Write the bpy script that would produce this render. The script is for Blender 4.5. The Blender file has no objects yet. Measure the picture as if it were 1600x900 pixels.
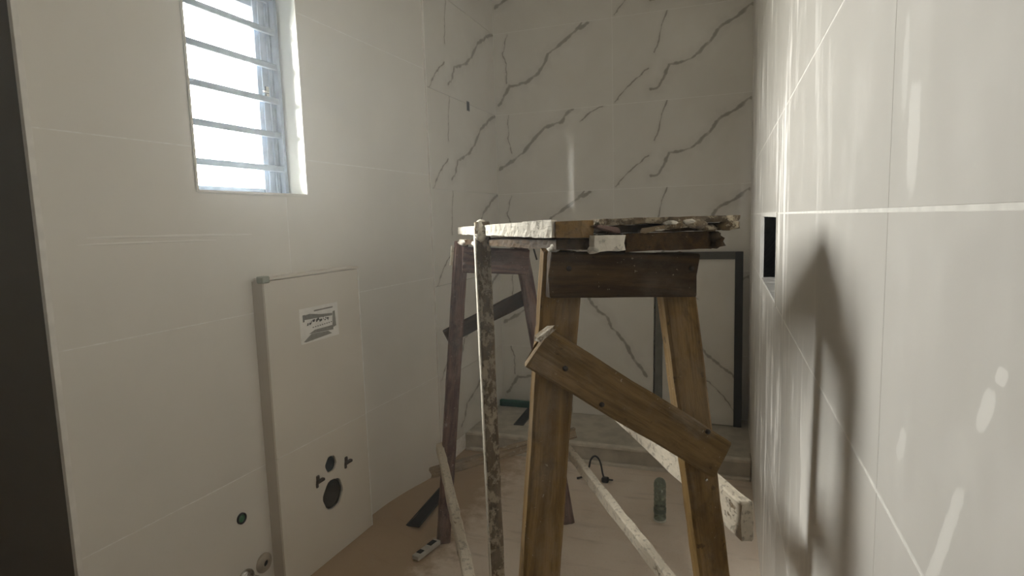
import bpy, bmesh, math, random
from mathutils import Vector, Matrix, noise
C = bpy.context.scene.collection
SC = bpy.context.scene
random.seed(7)

# ------------------------------------------------------------------ camera
EYE = Vector((0, 0, 1.5))
def camera():
    yaw, pitch, roll = math.radians(19.914), math.radians(-6.44), math.radians(-1.67)
    cy, sy, cp, sp = math.cos(yaw), math.sin(yaw), math.cos(pitch), math.sin(pitch)
    f = Vector((-sy*cp, cy*cp, sp)); r = Vector((cy, sy, 0)); u = r.cross(f)
    r2 = math.cos(roll)*r + math.sin(roll)*u
    u2 = -math.sin(roll)*r + math.cos(roll)*u
    cam = bpy.data.cameras.new('camera'); o = bpy.data.objects.new('camera', cam); C.objects.link(o)
    m = Matrix((r2, u2, -f)).transposed().to_4x4(); m.translation = EYE
    o.matrix_world = m
    cam.sensor_width = 36; cam.lens = 927.28/1600*36; cam.clip_start = .02
    SC.camera = o
camera()

# ------------------------------------------------------------------ sky, daylight, exposure
def world():
    w = bpy.data.worlds.new('sky'); SC.world = w; w.use_nodes = True
    nt = w.node_tree; nt.nodes.clear()
    tc = nt.nodes.new('ShaderNodeTexCoord'); sep = nt.nodes.new('ShaderNodeSeparateXYZ')
    ramp = nt.nodes.new('ShaderNodeValToRGB'); bg = nt.nodes.new('ShaderNodeBackground'); out = nt.nodes.new('ShaderNodeOutputWorld')
    mr = nt.nodes.new('ShaderNodeMapRange'); mr.inputs[1].default_value = -.3; mr.inputs[2].default_value = .3
    nt.links.new(tc.outputs['Generated'], sep.inputs[0]); nt.links.new(sep.outputs[2], mr.inputs[0])
    nt.links.new(mr.outputs[0], ramp.inputs[0]); nt.links.new(ramp.outputs[0], bg.inputs[0]); nt.links.new(bg.outputs[0], out.inputs[0])
    e = ramp.color_ramp.elements
    e[0].position = .40; e[0].color = (.34, .32, .28, 1)      # ground below the horizon
    e[1].position = .52; e[1].color = (1.0, .96, .915, 1)      # bright overcast
    bg.inputs[1].default_value = 17.0
world()
VS = SC.view_settings
SC.display_settings.display_device = 'sRGB'
VS.view_transform = 'Standard'; VS.look = 'None'; VS.gamma = 1.0; VS.use_curve_mapping = False
VS.exposure = 2.55
SC.cycles.max_bounces = 14; SC.cycles.diffuse_bounces = 10; SC.cycles.glossy_bounces = 6
SC.cycles.transparent_max_bounces = 12
SC.cycles.caustics_reflective = False; SC.cycles.caustics_refractive = False
SC.cycles.sample_clamp_indirect = 6.0

# ------------------------------------------------------------------ room measures
XR, YB, YN = .15, 4.20, -.7        # right wall, back wall, wall behind the viewer
CEIL = 3.30
PL0, PL1 = Vector((-1.70, 1.013, 0)), Vector((-1.62, 3.12, 0))   # run of the left wall
DL = (PL1-PL0).normalized(); NL = Vector((DL.y, -DL.x, 0)); LLEN = (PL1-PL0).length
ZUP = Vector((0, 0, 1))
def frame(o, d):
    """wall frame: x along the wall, y INTO the wall, z up"""
    m = Matrix((d, ZUP.cross(d), ZUP)).transposed().to_4x4(); m.translation = o
    return m
F_LEFT = frame(PL0, DL)
F_SHOWER = frame(Vector((-1.62, 3.12, 0)), Vector((0, 1, 0)))
F_BACK = frame(Vector((-1.62, YB, 0)), Vector((1, 0, 0)))
F_RIGHT = frame(Vector((XR, YB, 0)), Vector((0, -1, 0)))
F_RETURN = frame(Vector((-2.3, 1.048, 0)), Vector((1, 0, 0)))
F_NEAR = frame(Vector((XR, YN, 0)), Vector((-1, 0, 0)))
F_SIDE = frame(Vector((-2.3, YN, 0)), Vector((0, 1, 0)))
WIN = (.538, 1.632, 1.076, 2.44)    # window hole on the left wall: s0, z0, s1, z1
NICHE = (1.27, 1.21, 2.17, 1.50)    # niche hole on the right wall

# ------------------------------------------------------------------ light portal in the window hole
def portal():
    l = bpy.data.lights.new('window_portal', 'AREA'); l.shape = 'RECTANGLE'; l.size = .54; l.size_y = .81
    l.cycles.is_portal = True
    o = bpy.data.objects.new('window_portal', l); C.objects.link(o)
    # area light points along its -Z; aim it into the room (-y of the wall frame)
    loc = F_LEFT @ Vector(((WIN[0]+WIN[2])/2, .185, (WIN[1]+WIN[3])/2))
    R = Matrix((DL, ZUP, -NL)).transposed()
    o.matrix_world = Matrix.Translation(loc) @ R.to_4x4()
portal()

# ------------------------------------------------------------------ node helpers
class NT:
    def __init__(s, name):
        s.m = bpy.data.materials.new(name); s.m.use_nodes = True; s.t = s.m.node_tree
        s.b = s.t.nodes['Principled BSDF']; s.out = s.t.nodes['Material Output']
    def n(s, typ, **kw):
        x = s.t.nodes.new('ShaderNode'+typ)
        for k, v in kw.items(): setattr(x, k, v)
        return x
    def l(s, a, b): s.t.links.new(a, b)
    def put(s, sock, v):
        if hasattr(v, 'links'): s.l(v, sock)
        elif isinstance(v, (tuple, list)) and len(v) == 3 and sock.type == 'RGBA': sock.default_value = (*v, 1)
        else: sock.default_value = v
    def math(s, op, a, b=None, c=None, clamp=False):
        x = s.n('Math', operation=op, use_clamp=clamp); s.put(x.inputs[0], a)
        if b is not None: s.put(x.inputs[1], b)
        if c is not None: s.put(x.inputs[2], c)
        return x.outputs[0]
    def vm(s, op, a, b=None, sc=None):
        x = s.n('VectorMath', operation=op); s.put(x.inputs[0], a)
        if b is not None: s.put(x.inputs[1], b)
        if sc is not None: s.put(x.inputs[3], sc)
        return x.outputs[1] if op in ('DOT_PRODUCT', 'LENGTH') else x.outputs[0]
    def noise(s, vec, scale, detail=4, rough=.5, stretch=None, dist=0):
        if stretch: vec = s.vm('MULTIPLY', vec, stretch)
        x = s.n('TexNoise'); s.l(vec, x.inputs['Vector']); x.inputs['Scale'].default_value = scale
        x.inputs['Detail'].default_value = detail; x.inputs['Roughness'].default_value = rough; x.inputs['Distortion'].default_value = dist
        return x.outputs[0]
    def ramp(s, v, lo, hi, a=0., b=1.):
        x = s.n('MapRange'); x.interpolation_type = 'SMOOTHSTEP'; s.put(x.inputs[0], v)
        for i, q in zip((1, 2, 3, 4), (lo, hi, a, b)): x.inputs[i].default_value = q
        return x.outputs[0]
    def mix(s, f, a, b):
        x = s.n('Mix', data_type='RGBA'); s.put(x.inputs[0], f); s.put(x.inputs[6], a); s.put(x.inputs[7], b)
        return x.outputs[2]
    def bump(s, h, strength=.3, dist=.002):
        x = s.n('Bump'); x.inputs['Strength'].default_value = strength; x.inputs['Distance'].default_value = dist
        s.l(h, x.inputs['Height']); s.l(x.outputs[0], s.b.inputs['Normal'])
    def fin(s, col, rough=.5, spec=.5, metal=0.):
        s.put(s.b.inputs['Base Color'], col); s.put(s.b.inputs['Roughness'], rough)
        s.b.inputs['Specular IOR Level'].default_value = spec; s.b.inputs['Metallic'].default_value = metal
        return s.m
def obj_co(s): return s.n('TexCoord').outputs['Object']
def pos(s): return s.n('NewGeometry').outputs['Position']
def plain(name, col, rough=.5, metal=0., var=.12, scale=25, spec=.5):
    s = NT(name); n = s.noise(obj_co(s), scale, 5)
    lo = tuple(c*(1-var) for c in col); hi = tuple(min(1, c*(1+var)) for c in col)
    s.bump(n, .12, .001)
    return s.fin(s.mix(s.ramp(n, .3, .7), lo, hi), rough, spec, metal)

# ------------------------------------------------------------------ materials
def m_tile(name, col, dust, streak=0., rough=.32, marks=()):
    """plain glazed wall tile under building dust; streak = grout haze wiped down the far tiles; marks = single pale patches (y, z, half sizes, lean)"""
    s = NT(name); p = pos(s)
    cloud = s.noise(p, 1.3, 4, .55)
    fine = s.noise(p, 9, 5, .6)
    c = s.mix(s.ramp(cloud, .3, .72), tuple(x*.94 for x in col), tuple(min(1, x*1.03) for x in col))
    d = s.math('MULTIPLY', s.ramp(fine, .5, .78), .3)
    if streak:
        sep = s.n('SeparateXYZ'); s.l(p, sep.inputs[0])
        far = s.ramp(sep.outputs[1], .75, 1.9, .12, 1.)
        c = s.mix(s.ramp(sep.outputs[1], .5, 2.2, .75, 0.), c, tuple(.32*x+.68*y for x, y in zip(col, dust)))  # tiles painted lighter towards the viewer, to lift their brightness there
        st = s.noise(p, 3.2, 6, .65, (2.0, 2.2, .5), .3)
        k = s.math('MULTIPLY', s.ramp(st, .53, .62), streak)
        st2 = s.noise(s.vm('ADD', p, (3.1, 7.7, 1.9)), 9, 5, .6, (1.5, 1.6, .2), .2)
        k = s.math('ADD', k, s.math('MULTIPLY', s.ramp(st2, .57, .65), streak*.7))
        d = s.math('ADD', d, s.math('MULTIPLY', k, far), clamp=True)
    wob = s.noise(p, 55, 4, .6)
    for (my, mz, hy, hz, lean, amt) in marks:
        sy = s.math('SUBTRACT', sep.outputs[1], my); sz = s.math('SUBTRACT', sep.outputs[2], mz)
        a = s.math('MULTIPLY', s.math('ADD', sy, s.math('MULTIPLY', sz, lean)), 1/hy); b = s.math('MULTIPLY', sz, 1/hz)
        r2 = s.math('ADD', s.math('POWER', s.math('ABSOLUTE', a), 3.), s.math('POWER', s.math('ABSOLUTE', b), 3.))
        r2 = s.math('ADD', r2, s.math('MULTIPLY', s.math('SUBTRACT', wob, .5), 2.2))
        d = s.math('MAXIMUM', d, s.ramp(r2, .55, 1.1, amt, 0))
    c = s.mix(d, c, dust)
    r = s.math('ADD', rough, s.math('MULTIPLY', d, .3))
    s.bump(fine, .04, .001)
    return s.fin(c, r, .5)
TILE_L = m_tile('left_tile_glaze', (.83, .805, .755), (.86, .835, .785), .15, .36)
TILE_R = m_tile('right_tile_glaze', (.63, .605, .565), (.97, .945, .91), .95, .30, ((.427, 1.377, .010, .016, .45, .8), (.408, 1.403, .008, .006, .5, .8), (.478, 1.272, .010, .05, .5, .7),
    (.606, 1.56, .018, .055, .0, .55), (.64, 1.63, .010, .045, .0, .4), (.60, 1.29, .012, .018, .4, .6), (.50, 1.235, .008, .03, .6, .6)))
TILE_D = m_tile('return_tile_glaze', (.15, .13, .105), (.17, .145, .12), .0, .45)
GROUT = plain('pale_grout', (.92, .90, .86), .8, var=.08, scale=40)
GROUT_D = plain('left_grout', (.95, .93, .89), .8, var=.1, scale=40)
PLASTER = plain('wall_plaster', (.50, .48, .45), .85, var=.06, scale=6)
CEILM = plain('ceiling_paint', (.86, .85, .82), .9, var=.04, scale=4)
def m_marble(name, lines):
    """off-white marble-look glaze; lines = (points on the tile face, half width)"""
    s = NT(name); o = obj_co(s)
    sep = s.n('SeparateXYZ'); s.l(o, sep.inputs[0])
    cmb = s.n('CombineXYZ'); s.l(sep.outputs[0], cmb.inputs[0]); s.l(sep.outputs[2], cmb.inputs[1])
    p0 = cmb.outputs[0]
    nz = s.n('TexNoise'); s.l(p0, nz.inputs['Vector']); nz.inputs['Scale'].default_value = 17; nz.inputs['Detail'].default_value = 5
    p = s.vm('ADD', p0, s.vm('SCALE', s.vm('SUBTRACT', nz.outputs[1], (.5, .5, .5)), sc=.035))
    p = s.vm('MULTIPLY', p, (1, 1, 0))
    acc = None; thin = None
    wn = s.noise(p0, 14, 4, .6)
    wmod = s.ramp(wn, .32, .68, .45, 1.25)
    for pts, w in lines:
        for a, b in zip(pts, pts[1:]):
            d = Vector((b[0]-a[0], b[1]-a[1], 0)); L2 = d.length_squared
            pa = s.vm('SUBTRACT', p, (a[0], a[1], 0))
            t = s.math('MULTIPLY', s.vm('DOT_PRODUCT', pa, tuple(d)), 1/L2, clamp=True)
            dist = s.vm('LENGTH', s.vm('SUBTRACT', pa, s.vm('SCALE', tuple(d), sc=t)))
            q = s.math('MULTIPLY', dist, .8/w)
            acc = q if acc is None else s.math('MINIMUM', acc, q)
    q = s.math('DIVIDE', acc, wmod)
    vein = s.math('MULTIPLY', s.ramp(q, .35, 1.15, 1, 0), s.ramp(wn, .3, .55, .6, 1.))
    halo = s.math('MULTIPLY', s.ramp(q, .8, 5., 1, 0), .14)
    cloud = s.noise(p0, 4, 5, .6, dist=.6)
    base = s.mix(s.ramp(cloud, .3, .75), (.78, .755, .705), (.83, .81, .765))
    col = s.mix(s.math('MAXIMUM', vein, halo, clamp=True), base, (.37, .34, .30))
    pd = pos(s); dn = s.noise(pd, 14, 5, .6)
    return s.fin(col, s.ramp(dn, .3, .75, .015, .05), .75)
V_R = [([(.257, .078), (.312, .088), (.376, .221), (.52, .245), (.641, .348), (.699, .433), (.796, .477), (.884, .541)], .0125),
       ([(.012, .015), (.1, .113), (.236, .212)], .0065),
       ([(.367, .574), (.325, .477), (.313, .394), (.283, .312)], .006)]
V_A = [([(.03, .071), (.119, .199), (.242, .209), (.34, .266), (.415, .389), (.51, .452), (.626, .535), (.70, .56)], .013),
       ([(.61, .52), (.66, .575)], .009), ([(.107, .56), (.067, .43), (.09, .36), (.095, .224)], .005)]
V_B = [([(.024, .183), (.204, .288), (.305, .396), (.379, .458), (.499, .493), (.547, .555), (.585, .575)], .013),
       ([(.638, .482), (.708, .541), (.812, .575)], .006), ([(.1, .57), (.09, .4), (.12, .3)], .005)]
V_L = [([(.285, .071), (.332, .092), (.388, .192), (.526, .232), (.668, .317), (.788, .439), (.945, .523), (1.08, .574)], .0125),
       ([(.028, -.002), (.117, .096), (.244, .186)], .006), ([(.30, .57), (.27, .44), (.26, .3)], .004)]
V_S1 = [([(.02, 1.02), (.07, .99), (.09, .88), (.14, .78), (.24, .70), (.28, .62), (.36, .54), (.43, .42), (.52, .30)], .013),
        ([(.16, 1.0), (.30, .985), (.42, .97), (.50, .99)], .007), ([(.05, .3), (.2, .22), (.4, .05)], .005)]
V_S2 = [([(.10, .90), (.2, .88), (.28, .84)], .006), ([(.26, .60), (.33, .47), (.40, .42), (.55, .30)], .011), ([(.34, .30), (.44, .2), (.55, .06)], .005)]
MARBLE_R = m_marble('marble_glaze_one', V_R); MARBLE_A = m_marble('marble_glaze_two', V_A)
MARBLE_B = m_marble('marble_glaze_three', V_B); MARBLE_L = m_marble('marble_glaze_four', V_L)
MARBLE_S1 = m_marble('marble_slab_one', V_S1); MARBLE_S2 = m_marble('marble_slab_two', V_S2)

def m_floor():
    s = NT('dusty_screed'); p = pos(s)
    a = s.noise(p, 1.6, 5, .6); b = s.noise(p, 11, 6, .65); c = s.noise(p, 120, 3, .5)
    st = s.noise(p, 4, 4, .55, (1, 5, 1))
    col = s.mix(s.ramp(a, .3, .7), (.72, .61, .505), (.82, .72, .625))
    sep = s.n('SeparateXYZ'); s.l(p, sep.inputs[0])
    soil = s.ramp(s.math('ADD', sep.outputs[0], s.math('MULTIPLY', s.math('SUBTRACT', b, .5), .5)), -1.32, -1.08, 1, 0)
    col = s.mix(s.math('MULTIPLY', s.ramp(b, .45, .75), .5), col, (.82, .74, .66))
    col = s.mix(s.math('MULTIPLY', s.ramp(st, .55, .75), .35), col, (.36, .29, .22))
    col = s.mix(s.math('MULTIPLY', s.ramp(c, .62, .72), .35), col, (.30, .24, .18))
    col = s.mix(s.math('MULTIPLY', soil, .8), col, (.38, .265, .15))
    s.bump(s.math('ADD', b, s.math('MULTIPLY', c, .3)), .4, .004)
    return s.fin(col, .85, .25)
FLOORM = m_floor()
CURBM = plain('curb_mortar', (.50, .46, .39), .8, var=.14, scale=12)
CURB_TOP = plain('curb_highlight', (.62, .575, .50), .7, var=.12, scale=18)  # paler copy of the curb mortar, paints its highlight lines

def m_wood(name, base, dark, mortar=(.74, .69, .60), amount=.5, patch=6., film=.35):
    """weathered sawn timber: grain, knots and damp blots, a film of cement dust and splashes of mortar"""
    s = NT(name); oc = obj_co(s)
    rnd = s.n('ObjectInfo').outputs['Random']
    o = s.vm('ADD', oc, s.vm('SCALE', (3.1, 5.7, 9.3), sc=s.math('MULTIPLY', rnd, 7.)))
    g = s.noise(o, 30, 6, .65, (1, 1, .10), .8)
    g2 = s.noise(o, 110, 4, .6, (1, 1, .07))
    blot = s.noise(o, 11, 6, .68, (1, 1, .55), .4)
    spot = s.noise(o, 46, 3, .55, (1, 1, .7))
    col = s.mix(s.ramp(g, .32, .66), dark, base)
    col = s.mix(s.math('MULTIPLY', s.ramp(g2, .50, .66), .5), col, tuple(x*.6 for x in dark))
    col = s.mix(s.math('MULTIPLY', s.ramp(blot, .53, .68), .65), col, tuple(x*.5 for x in dark))
    col = s.mix(s.math('MULTIPLY', s.ramp(spot, .66, .72), .7), col, tuple(x*.35 for x in dark))
    fl = s.noise(s.vm('ADD', o, (7., 2., 4.)), 8, 6, .7, (1, 1, .6))
    col = s.mix(s.math('MULTIPLY', s.ramp(fl, .42, .70), film), col, tuple(.55*x+.12 for x in mortar))
    mm = s.noise(o, patch, 8, .72, (1, 1, .6))
    sp = s.noise(o, 95, 3, .6)
    t = .75-.5*amount
    msk = s.math('MAXIMUM', s.ramp(mm, t, t+.05), s.math('MULTIPLY', s.ramp(sp, .70-.13*amount, .75-.13*amount), .85))
    pit = s.ramp(s.noise(o, 60, 4, .65), .56, .62)
    mcol = s.mix(sp, tuple(x*.72 for x in mortar), mortar)
    mcol = s.mix(s.math('MULTIPLY', pit, .55), mcol, tuple(x*.4 for x in mortar))
    col = s.mix(msk, col, mcol)
    s.bump(s.math('ADD', s.math('ADD', g, s.math('MULTIPLY', g2, .5)), s.math('SUBTRACT', s.math('MULTIPLY', msk, .9), s.math('MULTIPLY', pit, s.math('MULTIPLY', msk, .6)))), .7, .005)
    return s.fin(col, .85, .2)
WOOD = m_wood('brown_timber', (.27, .165, .055), (.15, .085, .025), (.46, .38, .27), .12, 9., .25)
WOOD_D = m_wood('dark_timber', (.085, .047, .016), (.034, .017, .005), (.36, .29, .20), .10, 9., .18)
WOOD_B = m_wood('dusty_brace_timber', (.235, .150, .062), (.135, .083, .03), (.46, .38, .28), .12, 9., .4)
WOOD_RED = m_wood('reddish_timber', (.235, .145, .115), (.10, .055, .045), (.55, .46, .40), .26, 10., .3)
WOOD_M = m_wood('mortar_caked_timber', (.33, .24, .15), (.17, .115, .07), (.72, .64, .52), .80, 14.)
WOOD_S = m_wood('splattered_timber', (.19, .135, .075), (.10, .07, .04), (.50, .42, .30), .52, 42.)
WOOD_P = m_wood('pale_timber', (.42, .32, .21), (.24, .175, .105), (.62, .56, .46), .42, 12.)
MORTAR = m_wood('dry_mortar', (.62, .55, .44), (.45, .38, .29), (.80, .745, .645), .95, 20.)
TRIM = plain('white_edge_trim', (.86, .84, .80), .35, var=.05)
ALU = plain('grey_blue_frame_metal', (.30, .36, .45), .38, .0, .1)
BARM = plain('grey_bar_paint', (.24, .29, .36), .45, .0, .1)
NICHEM = plain('niche_grey_backing', (.42, .44, .49), .7, var=.2)
DARK = plain('black_void', (.012, .011, .010), .8)
BLACK = plain('black_plastic', (.018, .018, .02), .4)
DRAINM = plain('dark_drain_metal', (.035, .030, .027), .6)
GREEN = plain('green_plastic', (.010, .10, .062), .4)
GREENP = plain('green_pipe_plastic', (.06, .20, .09), .35)
CHROME = plain('dull_chrome', (.55, .53, .50), .25, 1.0, .05)
PAPER = plain('sticker_paper', (.93, .91, .87), .7, var=.05)
INK = plain('grey_print', (.30, .285, .25), .7, var=.1, scale=90)
INKD = plain('dark_print', (.11, .10, .09), .7)
FRAMEM = plain('dark_panel_frame', (.085, .078, .065), .5)
FRAMEB = plain('black_panel_frame', (.022, .02, .018), .5)
BOXM = m_tile('box_tile_glaze', (.80, .755, .68), (.84, .795, .72), .1, .4)
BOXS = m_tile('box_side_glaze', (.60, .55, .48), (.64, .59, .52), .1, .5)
STRIPM = plain('grey_strip_plastic', (.52, .50, .46), .4)
def m_glass():
    s = NT('window_glass'); tr = s.n('BsdfTransparent'); gl = s.n('BsdfGlossy'); fr = s.n('Fresnel'); mx = s.n('MixShader')
    tr.inputs[0].default_value = (.93, .95, .94, 1); gl.inputs['Roughness'].default_value = .02; fr.inputs[0].default_value = 1.25
    s.l(fr.outputs[0], mx.inputs[0]); s.l(tr.outputs[0], mx.inputs[1]); s.l(gl.outputs[0], mx.inputs[2]); s.l(mx.outputs[0], s.out.inputs[0])
    s.t.nodes.remove(s.b); return s.m
GLASS = m_glass()
def m_bottle():
    s = NT('bottle_plastic'); o = obj_co(s)
    tr = s.n('BsdfTransparent'); mx = s.n('MixShader')
    tr.inputs[0].default_value = (.75, .80, .74, 1)
    n = s.noise(o, 45, 4)
    s.fin(s.mix(s.ramp(n, .4, .65), (.10, .14, .115), (.40, .45, .38)), .12, .5)
    mx.inputs[0].default_value = .45
    s.l(tr.outputs[0], mx.inputs[1]); s.l(s.b.outputs[0], mx.inputs[2]); s.l(mx.outputs[0], s.out.inputs[0])
    return s.m
BOTTLE = m_bottle()

# ------------------------------------------------------------------ mesh helpers
def link(name, me, mat, parent=None, M=None):
    o = bpy.data.objects.new(name, me); C.objects.link(o)
    if mat and not me.materials: me.materials.append(mat)
    if parent is not None:
        o.parent = parent
        if M is None: M = Matrix.Identity(4)
        if True: o.matrix_basis = parent.matrix_basis.inverted() @ M if parent.parent is None else (parent.parent.matrix_basis @ parent.matrix_basis).inverted() @ M
    elif M is not None: o.matrix_basis = M
    return o
def empty(name, loc):
    o = bpy.data.objects.new(name, None); o.empty_display_size = .05; C.objects.link(o)
    o.matrix_basis = Matrix.Translation(loc); return o
def tag(o, label=None, cat=None, group=None, kind=None):
    for k, v in (('label', label), ('category', cat), ('group', group), ('kind', kind)):
        if v: o[k] = v
    return o
def to_mesh(bm, name, smooth=False):
    me = bpy.data.meshes.new(name); bmesh.ops.recalc_face_normals(bm, faces=bm.faces)
    if smooth:
        for f in bm.faces: f.smooth = True
    bm.to_mesh(me); bm.free(); return me
def add_box(bm, x0, y0, z0, x1, y1, z1, bev=0):
    vs = [bm.verts.new((x, y, z)) for z in (z0, z1) for y in (y0, y1) for x in (x0, x1)]
    fs = [bm.faces.new([vs[i] for i in q]) for q in ((0, 2, 3, 1), (4, 5, 7, 6), (0, 1, 5, 4), (2, 6, 7, 3), (0, 4, 6, 2), (1, 3, 7, 5))]
    if bev:
        es = list({e for f in fs for e in f.edges})
        bmesh.ops.bevel(bm, geom=es, offset=bev, segments=1, affect='EDGES', profile=.5)
def box(name, b, mat, parent=None, M=None, bev=0):
    bm = bmesh.new(); add_box(bm, *b, bev=bev); return link(name, to_mesh(bm, name), mat, parent, M)
def lathe(prof, seg=20):
    bm = bmesh.new(); rings = []
    for r, z in prof:
        if r < 1e-6: rings.append([bm.verts.new((0, 0, z))])
        else: rings.append([bm.verts.new((r*math.cos(2*math.pi*k/seg), r*math.sin(2*math.pi*k/seg), z)) for k in range(seg)])
    for a, b in zip(rings, rings[1:]):
        for k in range(seg):
            q = [a[k % len(a)], a[(k+1) % len(a)], b[(k+1) % len(b)], b[k % len(b)]]
            u = []
            for v in q:
                if v not in u: u.append(v)
            if len(u) >= 3: bm.faces.new(u)
    return to_mesh(bm, 'lathe', True)
def tube(pts, r, seg=10):
    bm = bmesh.new(); rings = []; pts = [Vector(p) for p in pts]
    for i, p in enumerate(pts):
        t = (pts[min(i+1, len(pts)-1)]-pts[max(i-1, 0)]).normalized()
        a = t.orthogonal().normalized() if i == 0 else (prev - t*prev.dot(t)).normalized()
        prev = a; b = t.cross(a)
        rings.append([bm.verts.new(p+r*(math.cos(2*math.pi*k/seg)*a+math.sin(2*math.pi*k/seg)*b)) for k in range(seg)])
    for a, b in zip(rings, rings[1:]):
        for k in range(seg): bm.faces.new((a[k], a[(k+1) % seg], b[(k+1) % seg], b[k]))
    bm.faces.new(rings[0]); bm.faces.new(rings[-1])
    return to_mesh(bm, 'tube', True)
def cut(rect, hole):
    """pieces of rect (x0,z0,x1,z1) that remain round the hole"""
    x0, z0, x1, z1 = rect; a0, b0, a1, b1 = hole
    if x1 <= a0 or x0 >= a1 or z1 <= b0 or z0 >= b1: return [rect]
    out = []
    if x0 < a0: out.append((x0, z0, a0, z1))
    if x1 > a1: out.append((a1, z0, x1, z1))
    m0, m1 = max(x0, a0), min(x1, a1)
    if z0 < b0: out.append((m0, z0, m1, b0))
    if z1 > b1: out.append((m0, b1, m1, z1))
    return out
_tiles = {}
def tile_piece(parent, F, rect, mat, gap=.002, depth=.009, lip=.0, gapx=None):
    """one tile: face at y=0 of the wall frame, back edge sunk; shares mesh between equal sizes"""
    gx = gap if gapx is None else gapx
    x0, z0, x1, z1 = rect; w, h = x1-x0-gx, z1-z0-gap
    key = (round(w, 4), round(h, 4), mat.name, depth)
    if key not in _tiles:
        bm = bmesh.new(); add_box(bm, 0, 0, 0, w, depth, h, bev=.0006); _tiles[key] = to_mesh(bm, 'tile')
    return link('tile', _tiles[key], mat, parent, F @ Matrix.Translation((x0+gx/2, -lip, z0+gap/2)))
def tile_round(parent, F, rect, hole, mat, gap=.002, depth=.009, gapx=None):
    """tile cut round an opening: one piece"""
    x0, z0, x1, z1 = rect; g = gap/2
    gx = g if gapx is None else gapx/2
    r = (x0+gx, z0+g, x1-gx, z1-g)
    if cut(rect, hole) == [rect]: return tile_piece(parent, F, rect, mat, gap, depth, 0, gapx)
    bm = bmesh.new()
    for q in cut(r, hole): add_box(bm, q[0], 0, q[1], q[2], depth, q[3])
    return link('tile', to_mesh(bm, 'tile'), mat, parent, F)
def wall(name, F, length, height, mat, hole=None, thick=.12, z0=0, y0=.0005, x0=0):
    """backing of a wall with joints showing; its front lies y0 behind the tile faces"""
    bm = bmesh.new()
    rs = cut((x0, z0, length, height), hole) if hole else [(x0, z0, length, height)]
    for r in rs: add_box(bm, r[0], y0, r[1], r[2], thick, r[3])
    o = link(name, to_mesh(bm, name), mat, None, F); tag(o, kind='structure'); return o
def rows(zs, xs):
    return [(a, c, b, d) for c, d in zip(zs, zs[1:]) for a, b in zip(xs, xs[1:])]

# ------------------------------------------------------------------ walls, ceiling
wl = wall('wall_left', F_LEFT, LLEN, CEIL, GROUT_D, WIN, .17, x0=.037)
for r in rows([0, .588, 1.183, 1.778, 2.37, 2.965, CEIL], [.037, .95, LLEN]):
    tile_round(wl, F_LEFT, r, WIN, TILE_L, .0032)
ws = wall('wall_shower', F_SHOWER, YB-3.12+.12, CEIL, GROUT_D, None, .2)
for r in rows([.11, .55, 1.125, 1.70, 2.275, 2.85, CEIL], [0, 1.08]): tile_piece(ws, F_SHOWER, r, MARBLE_L, .002, lip=.008)
box('edge', (-.006, -.010, .11, 0, .012, CEIL), TRIM, ws, F_SHOWER)
wb = wall('wall_back', F_BACK, XR+1.62+.1, CEIL, GROUT_D)
for i, (a, b) in enumerate(zip([.11, .55, 1.125, 1.70, 2.275, 2.85], [.55, 1.125, 1.70, 2.275, 2.85, CEIL])):
    tile_piece(wb, F_BACK, (.008, a, .875, b), MARBLE_B if i % 2 else MARBLE_A, .002)
    tile_piece(wb, F_BACK, (.875, a, 1.77, b), MARBLE_R, .002)
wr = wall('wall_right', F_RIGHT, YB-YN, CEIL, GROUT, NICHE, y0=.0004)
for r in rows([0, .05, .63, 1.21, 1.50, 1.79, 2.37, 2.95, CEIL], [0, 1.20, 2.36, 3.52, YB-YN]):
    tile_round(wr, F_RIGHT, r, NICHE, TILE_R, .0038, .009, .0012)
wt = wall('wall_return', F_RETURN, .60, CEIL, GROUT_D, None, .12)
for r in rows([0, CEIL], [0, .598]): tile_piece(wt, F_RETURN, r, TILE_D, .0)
box('trim_1', (.5985, -.0045, 0, .613, .012, CEIL), TRIM, None, F_RETURN, .001); tag(bpy.data.objects['trim_1'], kind='structure')
wn_ = wall('wall_near', F_NEAR, XR+2.3, CEIL, PLASTER)
wd = wall('wall_side', F_SIDE, 1.013-YN+.1, CEIL, PLASTER)
box('ceiling', (-2.45, YN-.1, CEIL, XR+.13, YB+.13, CEIL+.1), CEILM); tag(bpy.data.objects['ceiling'], kind='structure')

# niche in the right wall: dark backing box with pale trims round the mouth
bm = bmesh.new(); a0, b0, a1, b1 = NICHE; dp = .10
add_box(bm, a0-.01, dp, b0-.01, a1+.01, dp+.012, b1+.01)
add_box(bm, a0-.012, .006, b0-.01, a0, dp, b1+.01); add_box(bm, a1, .006, b0-.01, a1+.012, dp, b1+.01)
add_box(bm, a0, .006, b1, a1, dp, b1+.012)
link('niche_lining', to_mesh(bm, 'niche_lining'), NICHEM, wr, F_RIGHT)
box('niche_sill', (a0, .004, b0-.012, a1, dp, b0+.002), TILE_R, wr, F_RIGHT)
for b in ((a0-.004, -.003, b0, a0+.012, .012, b1), (a1-.008, -.003, b0-.004, a1+.004, .012, b1), (a0, -.003, b1-.012, a1, .012, b1+.004)):
    box('niche_trim', b, TRIM, wr, F_RIGHT)

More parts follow.
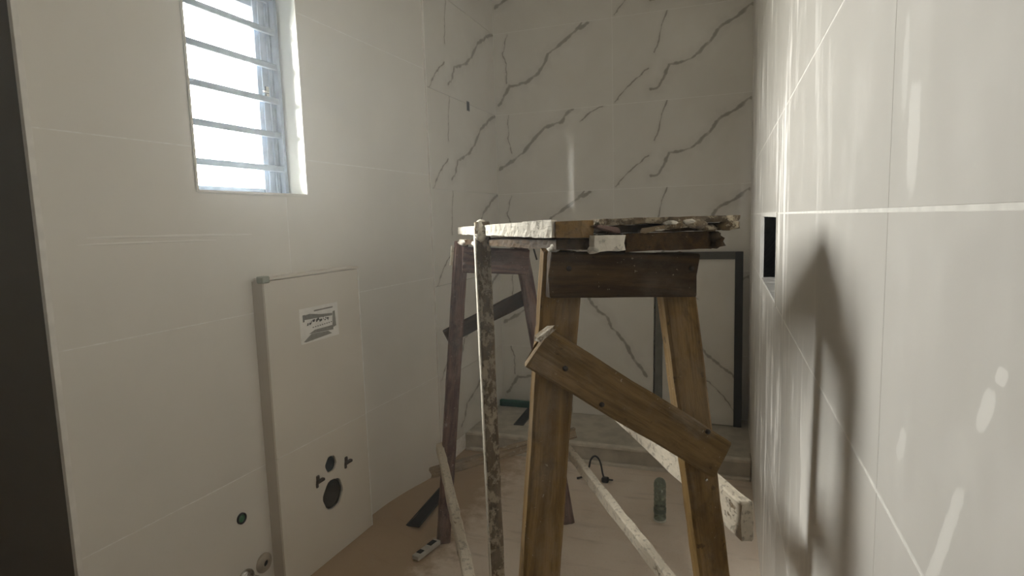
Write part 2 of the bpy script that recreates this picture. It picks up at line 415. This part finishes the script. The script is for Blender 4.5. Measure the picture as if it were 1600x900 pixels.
# dabs and smears of plaster on the tiles
def smear(parent, F, pts, mat, th=.0012, seed=0):
    bm = bmesh.new(); rnd = random.Random(seed); n = len(pts)
    cx = sum(p[0] for p in pts)/n; cz = sum(p[1] for p in pts)/n
    ring = [bm.verts.new((p[0], -.0003, p[1])) for p in pts]
    inn = [bm.verts.new((cx+(p[0]-cx)*.8, -th, cz+(p[1]-cz)*.8)) for p in pts]
    for k in range(n): bm.faces.new((ring[k], ring[(k+1) % n], inn[(k+1) % n], inn[k]))
    bm.faces.new(inn)
    return link('plaster_smear', to_mesh(bm, 'plaster_smear', True), mat, parent, F)
SMEARM = m_tile('smear_film', (.93, .91, .87), (.95, .93, .89), 0, .6)
SMEARR = m_tile('right_smear_film', (.74, .71, .645), (.80, .77, .71), 0, .6)
def strip(x0, z0, x1, z1, w, n=9, seed=1):
    r = random.Random(seed); up, dn = [], []
    for k in range(n+1):
        t = k/n; x = x0+(x1-x0)*t; z = z0+(z1-z0)*t; h = w/2*(.55+.6*r.random())*(min(1, 6*t+.2)*min(1, 6*(1-t)+.2))
        up.append((x, z+h)); dn.append((x, z-h))
    return dn+up[::-1]
smear(wl, F_LEFT, strip(.16, 1.487, .76, 1.479, .009, seed=2), SMEARM)
smear(wl, F_LEFT, strip(.13, 1.468, .60, 1.464, .008, seed=3), SMEARM)
# ------------------------------------------------------------------ floor (falls from a mortar ramp at the left wall), raised shower base
def floor():
    bm = bmesh.new(); nx, ny = 48, 80; x0, x1, y0, y1 = -2.4, XR+.05, YN-.05, 3.49
    def sm(t): t = max(0, min(1, t)); return t*t*(3-2*t)
    g = []
    for j in range(ny+1):
        row = []
        for i in range(nx+1):
            x = x0+(x1-x0)*i/nx; y = y0+(y1-y0)*j/ny
            z = .062*sm((-1.33-x)/.25)*sm((3.15-y)/.7) + .003*noise.noise(Vector((x*4, y*4, 0)))
            row.append(bm.verts.new((x, y, z)))
        g.append(row)
    for j in range(ny):
        for i in range(nx): bm.faces.new((g[j][i], g[j][i+1], g[j+1][i+1], g[j+1][i]))
    low = [bm.verts.new((x, y, -.1)) for x, y in ((x0, y0), (x1, y0), (x1, y1), (x0, y1))]
    bm.faces.new(low[::-1])
    me = to_mesh(bm, 'floor', True); o = link('floor', me, FLOORM); tag(o, kind='structure')
floor()
box('trim_2', (-1.622, 3.475, -.02, XR, 3.62, .112), CURBM, None, None, .008); tag(bpy.data.objects['trim_2'], kind='structure')
box('curb_edge', (-1.61, 3.468, .098, XR-.004, 3.512, .1175), CURB_TOP, bpy.data.objects['trim_2'], None, .004)
box('curb_foot', (-1.61, 3.45, -.01, XR-.004, 3.478, .018), CURB_TOP, bpy.data.objects['trim_2'], None, .006)
box('floor.001', (-1.622, 3.60, -.02, XR+.01, YB+.01, .109), CURBM); tag(bpy.data.objects['floor.001'], kind='structure')

# ------------------------------------------------------------------ window
w1 = empty('window_1', F_LEFT @ Vector(((WIN[0]+WIN[2])/2, .11, WIN[1]))); tag(w1, kind='structure')
s0, z0, s1, z1 = WIN
REVEAL = m_tile('reveal_tile_glaze', (.80, .80, .76), (.83, .83, .79), 0, .16)
for k, b in enumerate(((s0-.009, 0, z0, s0+.002, .165, z1), (s1-.002, 0, z0, s1+.009, .165, z1), (s0, 0, z0-.009, s1, .165, z0+.002), (s0, 0, z1-.002, s1, .165, z1+.009))):
    box('window_reveal', b, REVEAL, w1, F_LEFT)
for b in ((s1-.004, -.003, z0-.004, s1+.004, .004, z1+.004), (s0-.004, -.003, z0-.004, s0+.004, .004, z1+.004), (s0, -.003, z0-.004, s1, .004, z0+.004)):
    box('reveal_trim', b, TRIM, w1, F_LEFT)
bm = bmesh.new()
for b in ((s0, .112, z0, s0+.03, .155, z1), (s1-.036, .112, z0, s1, .155, z1), (s0, .112, z0, s1, .155, z0+.012), (s0, .112, z1-.03, s1, .155, z1)): add_box(bm, *b, bev=.002)
link('window_frame', to_mesh(bm, 'window_frame'), ALU, w1, F_LEFT)
bm = bmesh.new()
for b in ((s0+.03, .122, z0+.012, s0+.07, .145, z1-.03), (s1-.11, .118, z0+.012, s1-.04, .145, z1-.03), (s0+.03, .124, z0+.012, s1-.04, .143, z0+.03), (s0+.03, .124, z1-.065, s1-.04, .143, z1-.03)): add_box(bm, *b, bev=.002)
add_box(bm, s1-.088, .112, z0+.015, s1-.080, .120, z1-.035); add_box(bm, s1-.052, .110, z0+.015, s1-.042, .120, z1-.035)
sash = link('sash', to_mesh(bm, 'sash'), ALU, w1, F_LEFT)
bm = bmesh.new(); add_box(bm, s1-.078, .106, 2.03, s1-.062, .120, 2.075, bev=.002); add_box(bm, s1-.095, .102, 2.045, s1-.066, .112, 2.056, bev=.002)
link('latch', to_mesh(bm, 'latch'), CHROME, w1, F_LEFT)
box('pane', (s0+.06, .131, z0+.02, s1-.10, .135, z1-.05), GLASS, w1, F_LEFT)
for k in range(6):
    zb = 1.743+.137*k
    box('window_bar', (s0+.001, .084, zb-.012, s1-.03, .098, zb+.012), BARM, w1, F_LEFT, .002)
bm = bmesh.new(); add_box(bm, s1-.034, .080, z0+.002, s1-.018, .106, z1-.002, bev=.002)
link('bar_upright', to_mesh(bm, 'bar_upright'), BARM, w1, F_LEFT)

# ------------------------------------------------------------------ boxing for the concealed cistern
def cistern():
    s0, s1, h, d = .738, 1.308, 1.302, .06
    root = empty('cistern_boxing', F_LEFT @ Vector(((s0+s1)/2, 0, 0)))
    tag(root, 'tall tiled box with round pipe holes and paper sticker on left wall below window', 'boxing')
    zc, rc = (1.043, .341), .066; zf, rf = (1.040, .477), .036
    def faced(rect, holes, name):
        """front tile with round holes cut through (fan between circle and rectangle)"""
        bm = bmesh.new(); x0, z0, x1, z1 = rect; t = .009
        outer = [bm.verts.new((x, -d, z)) for x, z in ((x0, z0), (x1, z0), (x1, z1), (x0, z1))]
        edges = [bm.edges.new((outer[k], outer[(k+1) % 4])) for k in range(4)]
        for (cx, cz), r in holes:
            c = [bm.verts.new((cx+r*math.cos(2*math.pi*k/28)*(1+.04*math.sin(5*k)), -d, cz+r*math.sin(2*math.pi*k/28)*(1+.04*math.sin(5*k)))) for k in range(28)]
            edges += [bm.edges.new((c[k], c[(k+1) % 28])) for k in range(28)]
        bmesh.ops.triangle_fill(bm, use_beauty=True, use_dissolve=False, edges=edges)
        ret = bmesh.ops.extrude_face_region(bm, geom=list(bm.faces))
        for v in ret['geom']:
            if isinstance(v, bmesh.types.BMVert): v.co.y += t
        return link(name, to_mesh(bm, name), BOXM, root, F_LEFT)
    faced((s0, .0, s1, .615), [(zc, rc), (zf, rf)], 'tile')
    faced((s0, .618, s1, h), [], 'tile')
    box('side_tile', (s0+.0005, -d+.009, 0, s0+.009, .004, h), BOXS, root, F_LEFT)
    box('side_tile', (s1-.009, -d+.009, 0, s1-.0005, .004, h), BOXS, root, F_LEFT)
    box('top_tile', (s0+.012, -d-.004, h+.004, s1+.002, .004, h+.012), BOXM, root, F_LEFT, .001)
    box('joint_core', (s0+.012, -d+.012, h-.02, s1-.012, .004, h+.004), BOXS, root, F_LEFT)
    box('corner_block', (s0-.008, -d-.008, h-.006, s0+.026, -.03, h+.020), plain('greenish_block', (.34, .36, .30), .6), root, F_LEFT, .004)
    for b in ((s0+.009, -d+.0012, .6135, s1-.009, -d+.008, .6195), (s1-.004, -d-.001, 0, s1+.0015, -d+.004, h), (s0+.009, -d-.0012, .045, s1, -d+.004, .051)):
        box('grout_line', b, GROUT_D, root, F_LEFT)
    # pipe ends inside the holes, coloured dark to stand for the shaded depth
    RX = Matrix.Rotation(math.radians(90), 4, 'X')
    def pipe(name, c, r, mat, y0, y1, parent=root):
        me = lathe([(r, -y1), (r, -y0), (r*.90, -y0), (r*.90, -y1+.003), (0, -y1+.003)], 24)
        return link(name, me, mat, parent, F_LEFT @ Matrix.Translation((c[0], 0, c[1])) @ RX)
    # lathe axis z -> -y of the wall frame after RX: z=-y  (front lies at y=-d)
    pipe('waste_pipe', zc, rc*.93, plain('dark_waste_pipe', (.055, .040, .022), .6), -d+.012, -.001)
    pipe('flush_pipe', zf, rf*.93, plain('teal_flush_pipe', (.022, .028, .025), .5), -d+.010, -.001)
    for bx, bz in ((.953, .436), (1.142, .444)):
        bm = bmesh.new(); add_box(bm, bx-.012, -d-.014, bz-.006, bx+.030, -d+.004, bz+.006, bev=.002)
        add_box(bm, bx-.014, -d-.006, bz-.026, bx-.001, -d+.004, bz-.004, bev=.003); add_box(bm, bx-.010, -d-.006, bz+.004, bx+.008, -d+.004, bz+.026, bev=.003)
        o = link('fixing_bolt', to_mesh(bm, 'fixing_bolt'), plain('rusty_bolt', (.06, .045, .03), .7), root, F_LEFT)
    # paper sticker with grey print
    st = box('paper_sticker', (.910, -d-.0016, 1.028, 1.147, -d-.0002, 1.172), PAPER, root, F_LEFT); tag(st, 'white paper sticker with grey printed bands')
    bm = bmesh.new(); y = -d-.0021; X0, Z0, W, H = .910, 1.028, .237, .144
    def quad(pts): bm.faces.new([bm.verts.new((X0+W*a, y, Z0+H*b)) for a, b in pts])
    quad([(.09, .80), (.24, .82), (.30, .70), (.84, .66), (.90, .74), (.36, .80), (.12, .86)][:4]); quad([(.36, .86), (.86, .86), (.86, .90), (.36, .90)])
    quad([(.07, .62), (.11, .62), (.13, .82), (.07, .82)]); quad([(.82, .26), (.93, .30), (.91, .76), (.85, .74)])
    quad([(.20, .25), (.84, .20), (.86, .34), (.35, .33)]); quad([(.06, .06), (.26, .24), (.70, .20), (.80, .10), (.12, .04)])
    quad([(.07, .68), (.84, .63), (.84, .70), (.07, .80)])
    link('print', to_mesh(bm, 'print'), INK, st, F_LEFT)
    bm = bmesh.new(); r = random.Random(3)
    for k in range(13):
        a = .16+.045*k; b = .47+.10*r.random()
        for q in range(2):
            x = X0+W*(a+.03*r.random()); z = Z0+H*(b+.06*r.random()); w, h = W*(.012+.03*r.random()), H*(.02+.05*r.random())
            bm.faces.new([bm.verts.new(p) for p in ((x, y-.0003, z), (x+w, y-.0003, z), (x+w, y-.0003, z+h), (x, y-.0003, z+h))])
    for k in range(9):
        x = X0+W*(.30+.06*k); z = Z0+H*(.40+.004*k); bm.faces.new([bm.verts.new(p) for p in ((x, y-.0003, z), (x+W*.035, y-.0003, z), (x+W*.03, y-.0003, z+H*.03), (x, y-.0003, z+H*.02))])
    link('lettering', to_mesh(bm, 'lettering'), INKD, st, F_LEFT)
cistern()
RX = Matrix.Rotation(math.radians(90), 4, 'X')
def on_left(c, y=0): return F_LEFT @ Matrix.Translation((c[0], y, c[1])) @ RX
t = empty('pipe_stub', F_LEFT @ Vector((.603, 0, .436))); tag(t, 'small dark green capped pipe end in the left wall beside the tall box', 'pipe')
link('pipe_ring', lathe([(.021, 0), (.021, .006), (.016, .007), (.015, .001)], 22), BLACK, t, on_left((.603, .436)))
link('green_plug', lathe([(.015, 0), (.015, .003), (.006, .004), (0, .004)], 18), GREENP, t, on_left((.603, .436)))
t = empty('valve_flange', F_LEFT @ Vector((.712, 0, .212))); tag(t, 'round pale pipe rosette with dark hole low on left wall against the tall box', 'pipe')
link('rosette', lathe([(.038, 0), (.038, .004), (.034, .009), (.022, .012), (.018, .016), (.013, .016), (.013, .004)], 28), plain('dusty_rosette', (.44, .39, .32), .5), t, on_left((.690, .212)))
link('pipe_mouth', lathe([(.013, .004), (.013, .008), (0, .008)], 18), DARK, t, on_left((.690, .212)))
t = empty('stop_valve', F_LEFT @ Vector((.60, 0, .195))); tag(t, 'dull chrome stop valve knob at the lower edge of the left wall', 'valve')
link('valve_body', lathe([(.040, 0), (.040, .004), (.030, .010), (.020, .014), (.020, .030), (0, .030)], 24), CHROME, t, on_left((.60, .195)))
link('knob', lathe([(.018, .028), (.024, .034), (.024, .052), (.018, .060), (0, .061)], 12), CHROME, t, on_left((.60, .195)))
t = empty('shower_outlet', F_SHOWER @ Vector((.585, 0, 2.262))); tag(t, 'small black slot-like pipe opening on marble wall beside the back corner', 'pipe')
box('opening', (.560, -.010, 2.232, .602, 0, 2.290), DARK, t, F_SHOWER, .004)
box('opening_rim', (.556, -.0088, 2.228, .606, .0, 2.294), plain('rim_grey', (.2, .19, .17), .6), t, F_SHOWER, .002)

# ------------------------------------------------------------------ trestle: u along it, v across it
UD = Vector((-.52918577, .848506, 0)); VD = Vector((.848506, .52918577, 0))
def W(u, v, z): return UD*u + VD*v + ZUP*z
def plank(name, parent, a, b, wdir, w, t, mat, seed=0, jag=.0016, seg=None, taper=1., bend=0., root=None):
    """rough sawn timber from a to b: w across wdir, t across the other way; worn edges and hairy ends"""
    a, b = Vector(a), Vector(b); zd = (b-a).normalized(); L = (b-a).length
    xd = (Vector(wdir)-zd*Vector(wdir).dot(zd)).normalized(); yd = zd.cross(xd)
    M = Matrix((xd, yd, zd)).transposed().to_4x4(); M.translation = a
    seg = seg or max(6, int(L/.045)); r = random.Random(seed); c = min(w, t)*.13
    bm = bmesh.new(); rings = []
    for i in range(seg+1):
        q = i/seg; k = 1+(taper-1)*q; hw, ht = w/2*k, t/2
        pr = [(-hw+c, -ht), (0, -ht), (hw-c, -ht), (hw, -ht+c), (hw, ht-c), (hw-c, ht), (0, ht), (-hw+c, ht), (-hw, ht-c), (-hw, -ht+c)]
        ring = []
        for j, (x, y) in enumerate(pr):
            n = noise.noise_vector(Vector((x*30+seed*3.3, y*30+seed, q*L*14)))
            dz = 0
            if i in (0, seg): dz = (r.random()-.5)*jag*4
            ring.append(bm.verts.new((x+n.x*jag+bend*math.sin(q*math.pi), y+n.y*jag, q*L+dz)))
        rings.append(ring)
    for A, B in zip(rings, rings[1:]):
        for j in range(10): bm.faces.new((A[j], A[(j+1) % 10], B[(j+1) % 10], B[j]))
    bm.faces.new(rings[0][::-1]); bm.faces.new(rings[-1])
    o = link(name, to_mesh(bm, name), mat, parent, M)
    return o
def nail(parent, p, d, r=.005, L=.006, mat=None):
    d = Vector(d).normalized(); me = tube([Vector(p)-d*.004, Vector(p)+d*L], r, 8)
    return link('nail', me, mat or plain('rusty_nail', (.03, .02, .014), .7), parent, Matrix.Identity(4))

tr = empty('wooden_trestle', W(1.95, .5, 0)); tag(tr, 'rough brown wooden trestle with splayed legs and slanting brace carrying the boards', 'trestle')
def leg(u, vt, vb, zt, w, t, mat, seed, du=0, taper=1., wdir=VD):
    return plank('leg', tr, W(u+du, vb, 0), W(u, vt, zt), wdir, w, t, mat, seed, .0022, taper=taper)
# front pair of legs (wide faces towards the viewer) - they splay outwards to the floor
leg(1.050, .3185, .187, 1.442, .074, .04, WOOD, 1)
leg(1.050, .5385, .734, 1.423, .067, .04, WOOD, 2)
# rear pair
leg(2.68, .343, .203, 1.412, .062, .05, WOOD_RED, 3)
leg(2.70, .622, .826, 1.385, .060, .05, WOOD_RED, 4)
# rails the boards lie on
plank('top_rail', tr, W(1.014, .282, 1.4035), W(1.014, .567, 1.3895), ZUP, .0815, .032, WOOD_D, 5, .002)
plank('top_rail', tr, W(2.64, .34, 1.335), W(2.635, .640, 1.312), ZUP, .115, .035, WOOD_RED, 6, .002)
# slanting braces
plank('diagonal_brace', tr, W(1.014, .261, 1.273), W(1.014, .621, 1.026), ZUP, .079, .030, WOOD_B, 7, .0024)
plank('diagonal_brace', tr, W(2.73, .262, .972), W(2.73, .64, 1.137), ZUP, .068, .03, WOOD_D, 8, .002)
# stretchers
plank('stretcher', tr, W(2.70, .160, .335), W(2.655, .86, .475), ZUP, .045, .04, WOOD_P, 9, .0022)
plank('stretcher', tr, W(2.72, .209, .448), W(1.035, .186, .470), ZUP, .042, .034, WOOD_M, 10, .0035)
plank('stretcher', tr, W(2.73, .822, .390), W(1.03, .715, .505), ZUP, .046, .032, WOOD_M, 11, .0035)
plank('stretcher', tr, W(2.70, .752, .890), W(1.012, .686, .885), ZUP, .082, .026, WOOD_M, 12, .0025)
for v, z in ((.306, 1.235), (.374, 1.162), (.588, 1.088), (.316, 1.414), (.552, 1.404)):
    nail(tr, W(.998, v, z), -UD, .0048, .003)
nail(tr, W(1.03, .604, .976), -UD, .003, .003, CHROME)
nail(tr, W(2.60, .66, 1.37), (.35, -.2, -1), .004, .05)
# splinters at the torn end of the brace and beside the rear leg
plank('splinter', tr, W(1.0, .256, 1.292), W(1.005, .284, 1.310), ZUP, .008, .022, WOOD_P, 14, .0024, seg=6)
plank('splinter', tr, W(2.67, .302, 1.395), W(2.67, .292, 1.31), VD, .012, .02, WOOD_M, 13, .002, seg=6)

# ------------------------------------------------------------------ boards lying on the trestle
def slab(name, parent, outline, z0, z1, mat, seed=0, jag=.004, tilt=0., zj=.002, step=.016):
    """board cut to an outline in (u, v); ragged edge, top and bottom following it; drops by tilt towards the far end"""
    pts = []
    for (a, b), (c, d) in zip(outline, outline[1:]+outline[:1]):
        L = math.hypot(c-a, d-b); n = max(1, min(30, int(L/step)))
        for k in range(n): pts.append((a+(c-a)*k/n, b+(d-b)*k/n))
    cen = W(sum(p[0] for p in pts)/len(pts), sum(p[1] for p in pts)/len(pts), 0)
    T = Matrix((VD, ZUP, -UD)).transposed().to_4x4(); T.translation = cen+ZUP*z0
    Ti = T.inverted(); bm = bmesh.new(); rings = []
    for lv, z in enumerate((z0, z0*.55+z1*.45, z1)):
        ring = []
        for k, (u, v) in enumerate(pts):
            j = jag*(1.4 if lv == 1 else 1.)
            n = noise.noise_vector(Vector((u*40+seed, v*40, lv*1.7)))
            ring.append(bm.verts.new(Ti @ W(u+n.x*j, v+n.y*j, z+n.z*zj-tilt*(u-1)/1.7)))
        rings.append(ring)
    for A, B in zip(rings, rings[1:]):
        for k in range(len(pts)): bm.faces.new((A[k], A[(k+1) % len(pts)], B[(k+1) % len(pts)], B[k]))
    bmesh.ops.triangulate(bm, faces=[bm.faces.new(rings[0][::-1]), bm.faces.new(rings[-1])])
    return link(name, to_mesh(bm, name), mat, parent, T)
def lumps(parent, spots, seed=0, mat=MORTAR):
    for k, (u, v, z, r) in enumerate(spots):
        bm = bmesh.new(); bmesh.ops.create_icosphere(bm, subdivisions=2, radius=1)
        for vv in bm.verts:
            n = noise.noise(vv.co*1.6+Vector((k*3.1+seed, 0, 0))); vv.co *= (1+.5*n); vv.co.x *= r[0]; vv.co.y *= r[1]; vv.co.z *= r[2]
        M = Matrix((VD, UD, ZUP)).transposed().to_4x4(); M.translation = W(u, v, z)
        link('mortar_lump', to_mesh(bm, 'mortar_lump', True), mat, parent, M)
def board(label, *a, **k):
    root = empty('scaffold_board', a[0]); tag(root, label, 'board', 'boards lying on the trestle'); return root

# lower left board on the rails
b1_ = board('narrow dark board squeezed under the white-crusted board on the trestle', W(1.9, .4, 1.43))
slab('plank_body', b1_, [(.99, .292), (.988, .368), (2.74, .44), (2.75, .345), (2.45, .338), (1.8, .32)], 1.4475, 1.4655, WOOD_D, 21, .003, .045)
lumps(b1_, [(2.62, .345, 1.412, (.02, .10, .016)), (2.2, .332, 1.42, (.01, .06, .008)), (1.02, .296, 1.449, (.010, .016, .008))], 2)
# upper left board, white crust along its left side
b2_ = board('upper left board with thick white mortar crust along its side, beside the upright batten', W(1.9, .4, 1.46))
slab('plank_body', b2_, [(.972, .288), (.960, .330), (.968, .352), (1.02, .365), (2.74, .44), (2.76, .352), (2.2, .330), (1.7, .312)], 1.4685, 1.4965, WOOD, 22, .004, .022)
slab('mortar_crust', b2_, [(.980, .280), (.986, .292), (1.6, .313), (2.76, .358), (2.76, .341), (2.0, .316), (1.6, .303)], 1.4695, 1.4995, MORTAR, 23, .005, .022, zj=.003)
# lower right board
b3_ = board('thick short board with a cream mortar patch at its left corner, resting on front rail', W(1.9, .6, 1.425))
slab('plank_body', b3_, [(.964, .409), (.960, .56), (.98, .588), (2.74, .66), (2.74, .46)], 1.4395, 1.4712, WOOD_D, 24, .003, .045)
slab('mortar_crust', b3_, [(.953, .348), (.950, .370), (.952, .394), (.962, .408), (1.02, .412), (1.25, .414), (1.25, .400), (1.02, .366), (.965, .344)], 1.4425, 1.4705, MORTAR, 25, .003, .045, zj=.003)
lumps(b3_, [(.955, .346, 1.447, (.010, .014, .006)), (1.16, .394, 1.447, (.013, .024, .009)), ], 5)
lumps(b3_, [(.972, .586, 1.452, (.014, .02, .013)), (.968, .580, 1.464, (.012, .02, .009))], 6, WOOD_D)
# upper right board: split plywood with torn front edge
b4_ = board('wide upper right board with torn splintered front edge overhanging the trestle', W(1.9, .6, 1.466))
slab('plank_body', b4_, [(.988, .386), (1.0, .448), (.972, .504), (.98, .56), (.96, .596), (1.01, .612), (2.74, .70), (2.74, .475), (1.5, .405)], 1.4730, 1.4862, WOOD_D, 26, .005, .022, zj=.002)
slab('top_ply', b4_, [(.965, .362), (.980, .376), (.960, .424), (.940, .48), (.948, .544), (.932, .584), (.948, .618), (1.0, .634), (2.76, .72), (2.76, .485), (1.5, .41), (1.08, .386)], 1.4880, 1.4985, WOOD_S, 27, .005, .022, zj=.0022)
lumps(b4_, [(.952, .496, 1.484, (.028, .016, .007)), (.948, .532, 1.486, (.024, .016, .008)), (.942, .592, 1.482, (.021, .016, .010)), (.956, .56, 1.478, (.018, .016, .006))], 9, WOOD_S)
lumps(b4_, [(.946, .484, 1.489, (.014, .011, .005)), (.942, .516, 1.490, (.011, .011, .005)), (.96, .468, 1.479, (.013, .010, .004))], 11)
plank('splinter', b4_, W(.968, .392, 1.478), W(.96, .352, 1.486), ZUP, .011, .016, WOOD_RED, 31, .003, seg=6, taper=.4)
plank('splinter', b4_, W(.972, .444, 1.476), W(.952, .48, 1.484), ZUP, .010, .016, WOOD_P, 32, .0024, seg=6, taper=.5)

# tall batten standing against the left side of the boards
st = empty('wooden_batten', W(1.86, .318, 0)); tag(st, 'tall narrow mortar-splattered batten standing upright against left side of the trestle', 'batten')
plank('batten_body', st, W(1.86, .321, .0), W(1.86, .305, 1.498), VD, .046, .03, WOOD_S, 41, .0022, seg=60)
plank('mortar_edge', st, W(1.86, .2965, .02), W(1.86, .281, 1.46), UD, .03, .004, MORTAR, 43, .0016, seg=60)

lumps(st, [(1.855, .300, 1.484, (.021, .018, .022)), (1.85, .300, 1.455, (.020, .014, .020))], 21)

# ------------------------------------------------------------------ slabs leaning on the back wall
def leaning(name, x0, x1, zb, zt, yb, yt, th=.012):
    d = Vector((0, yt-yb, zt-zb)); h = d.length; zz = d.normalized(); xx = Vector((1, 0, 0)); yy = zz.cross(xx)
    M = Matrix((xx, yy, zz)).transposed().to_4x4(); M.translation = Vector((x0, yb, zb)); return M, x1-x0, h
M, w, h = leaning('tile_slab', -1.03, -.462, .1105, 1.27, 4.05, 4.182)
t = box('tile_slab', (0, 0, 0, w, .011, h), MARBLE_S1, None, M, .001); tag(t, 'loose marble-look wall tile leaning on the back wall left of the dark framed panel', 'tile')
M, w, h = leaning('framed_panel', -.452, .108, .1105, 1.258, 4.04, 4.168)
t = empty('framed_panel', M.translation); tag(t, 'grey veined panel with dark frame leaning at the right end of back wall', 'panel')
box('panel_face', (.03, .004, .006, w-.03, .018, h-.02), MARBLE_S2, t, M)
box('frame_bar', (0, -.006, 0, .052, .022, h), plain('dull_frame', (.16, .155, .13), .5), t, M, .002)
box('frame_bar', (w-.050, -.006, 0, w, .024, h), FRAMEB, t, M, .002)
box('frame_bar', (.052, -.006, h-.050, w-.050, .022, h), FRAMEM, t, M, .002)

# ------------------------------------------------------------------ small things on the floor
def drain(loc, ang, L, w, label):
    root = empty('channel_drain', loc); tag(root, label, 'drain', 'channel drains in the floor')
    M = Matrix.Translation(loc) @ Matrix.Rotation(ang, 4, 'Z')
    bm = bmesh.new()
    for b in ((-w/2, 0, 0, -w/2+.006, L, .006), (w/2-.006, 0, 0, w/2, L, .006), (-w/2, 0, 0, w/2, .006, .006), (-w/2, L-.006, 0, w/2, L, .006)): add_box(bm, *b)
    link('drain_rim', to_mesh(bm, 'drain_rim'), DRAINM, root, M)
    box('drain_cover', (-w/2+.006, .006, 0, w/2-.006, L-.006, .003), DARK, root, M)
drain(Vector((-1.426, 2.41, .03)), math.radians(4), .42, .07, 'long black channel drain on the floor between tall box and trestle leg')
drain(Vector((-1.322, 3.70, .1105)), math.radians(3), .40, .07, 'black channel drain on the raised shower floor near the green bar')
t = empty('plastic_bar', Vector((-1.45, 4.09, .1105))); tag(t, 'dark green bar lying along the foot of the back wall by the left corner', 'bar')
box('bar_body', (-1.60, 4.07, .111, -1.335, 4.10, .160), GREEN, t, None, .004)
box('bar_web', (-1.59, 4.065, .122, -1.345, 4.0705, .149), plain('dark_green_web', (.008, .075, .05), .5), t)
t = empty('printed_strip', Vector((-1.274, 2.26, .006))); tag(t, 'small grey strip with two dark patches on the floor beside the trestle', 'strip')
M = Matrix.Translation(Vector((-1.292, 2.19, .022))) @ Matrix.Rotation(math.radians(-11), 4, 'Z')
box('strip_body', (-.016, 0, -.014, .022, .16, .006), STRIPM, t, M, .002)
for y0_, y1_ in ((.025, .055), (.10, .145)): box('dark_patch', (-.013, y0_, .0062, .012, y1_, .0072), DARK, t, M)
# bottle
t = empty('plastic_bottle', Vector((-.294, 2.87, .001))); tag(t, 'clear greenish plastic bottle standing on the floor behind the trestle', 'bottle')
prof = [(0, .006), (.026, .006), (.029, .012)]
for k in range(7):
    z = .02+.022*k; prof += [(.030, z), (.028, z+.011)]
prof += [(.030, .175), (.0295, .190), (.026, .204), (.018, .214), (.010, .2185), (0, .22)]
MB_ = Matrix.Translation(Vector((-.294, 2.87, .002)))
link('bottle_body', lathe(prof, 24), BOTTLE, t, MB_)
link('bottle_base', lathe([(0, 0), (.030, 0), (.031, .003), (.030, .008), (0, .008)], 24), plain('bottle_base_white', (.62, .62, .57), .4), t, MB_)
link('bottle_label', lathe([(.0305, .045), (.0308, .046), (.0308, .066), (.0305, .067)], 24), plain('bottle_band', (.10, .12, .10), .5), t, MB_)
# cable
t = empty('cable', Vector((-.655, 3.23, .002))); tag(t, 'thin black cable loop with a plug lying before the shower curb', 'cable')
ctl = [(-.80, 3.22, .006), (-.76, 3.23, .02), (-.733, 3.24, .07), (-.722, 3.245, .115), (-.70, 3.25, .138), (-.675, 3.245, .125), (-.660, 3.24, .085), (-.652, 3.235, .045), (-.640, 3.225, .018)]
pts = []
for k in range(len(ctl)-1):
    p0, p1, p2, p3 = [Vector(ctl[max(0, min(len(ctl)-1, k+q))]) for q in (-1, 0, 1, 2)]
    for s in range(6):
        u = s/6; pts.append(.5*((2*p1)+(-p0+p2)*u+(2*p0-5*p1+4*p2-p3)*u*u+(-p0+3*p1-3*p2+p3)*u**3))
pts.append(Vector(ctl[-1]))
link('cord', tube(pts, .0055, 8), BLACK, t, Matrix.Identity(4))
bm = bmesh.new(); add_box(bm, -.655, 3.205, .002, -.615, 3.240, .030, bev=.006); add_box(bm, -.617, 3.214, .018, -.590, 3.222, .024); add_box(bm, -.617, 3.226, .012, -.592, 3.232, .018)
link('plug', to_mesh(bm, 'plug'), BLACK, t, Matrix.Identity(4))

# ------------------------------------------------------------------ haze volume added in place of the window's lens glare
def haze():
    m = bpy.data.materials.new('glare_haze'); m.use_nodes = True; nt = m.node_tree; nt.nodes.clear()
    v = nt.nodes.new('ShaderNodeVolumeScatter'); out = nt.nodes.new('ShaderNodeOutputMaterial')
    v.inputs['Color'].default_value = (.90, .95, 1.0, 1); v.inputs['Density'].default_value = .022; v.inputs['Anisotropy'].default_value = .55
    nt.links.new(v.outputs[0], out.inputs['Volume'])
    o = box('glare_haze', (-2.6, YN-.3, -.2, XR+.3, YB+.3, CEIL+.2), m)
    tag(o, 'thin pale haze through the room, added in place of lens glare', 'haze', None, 'stuff')
haze()
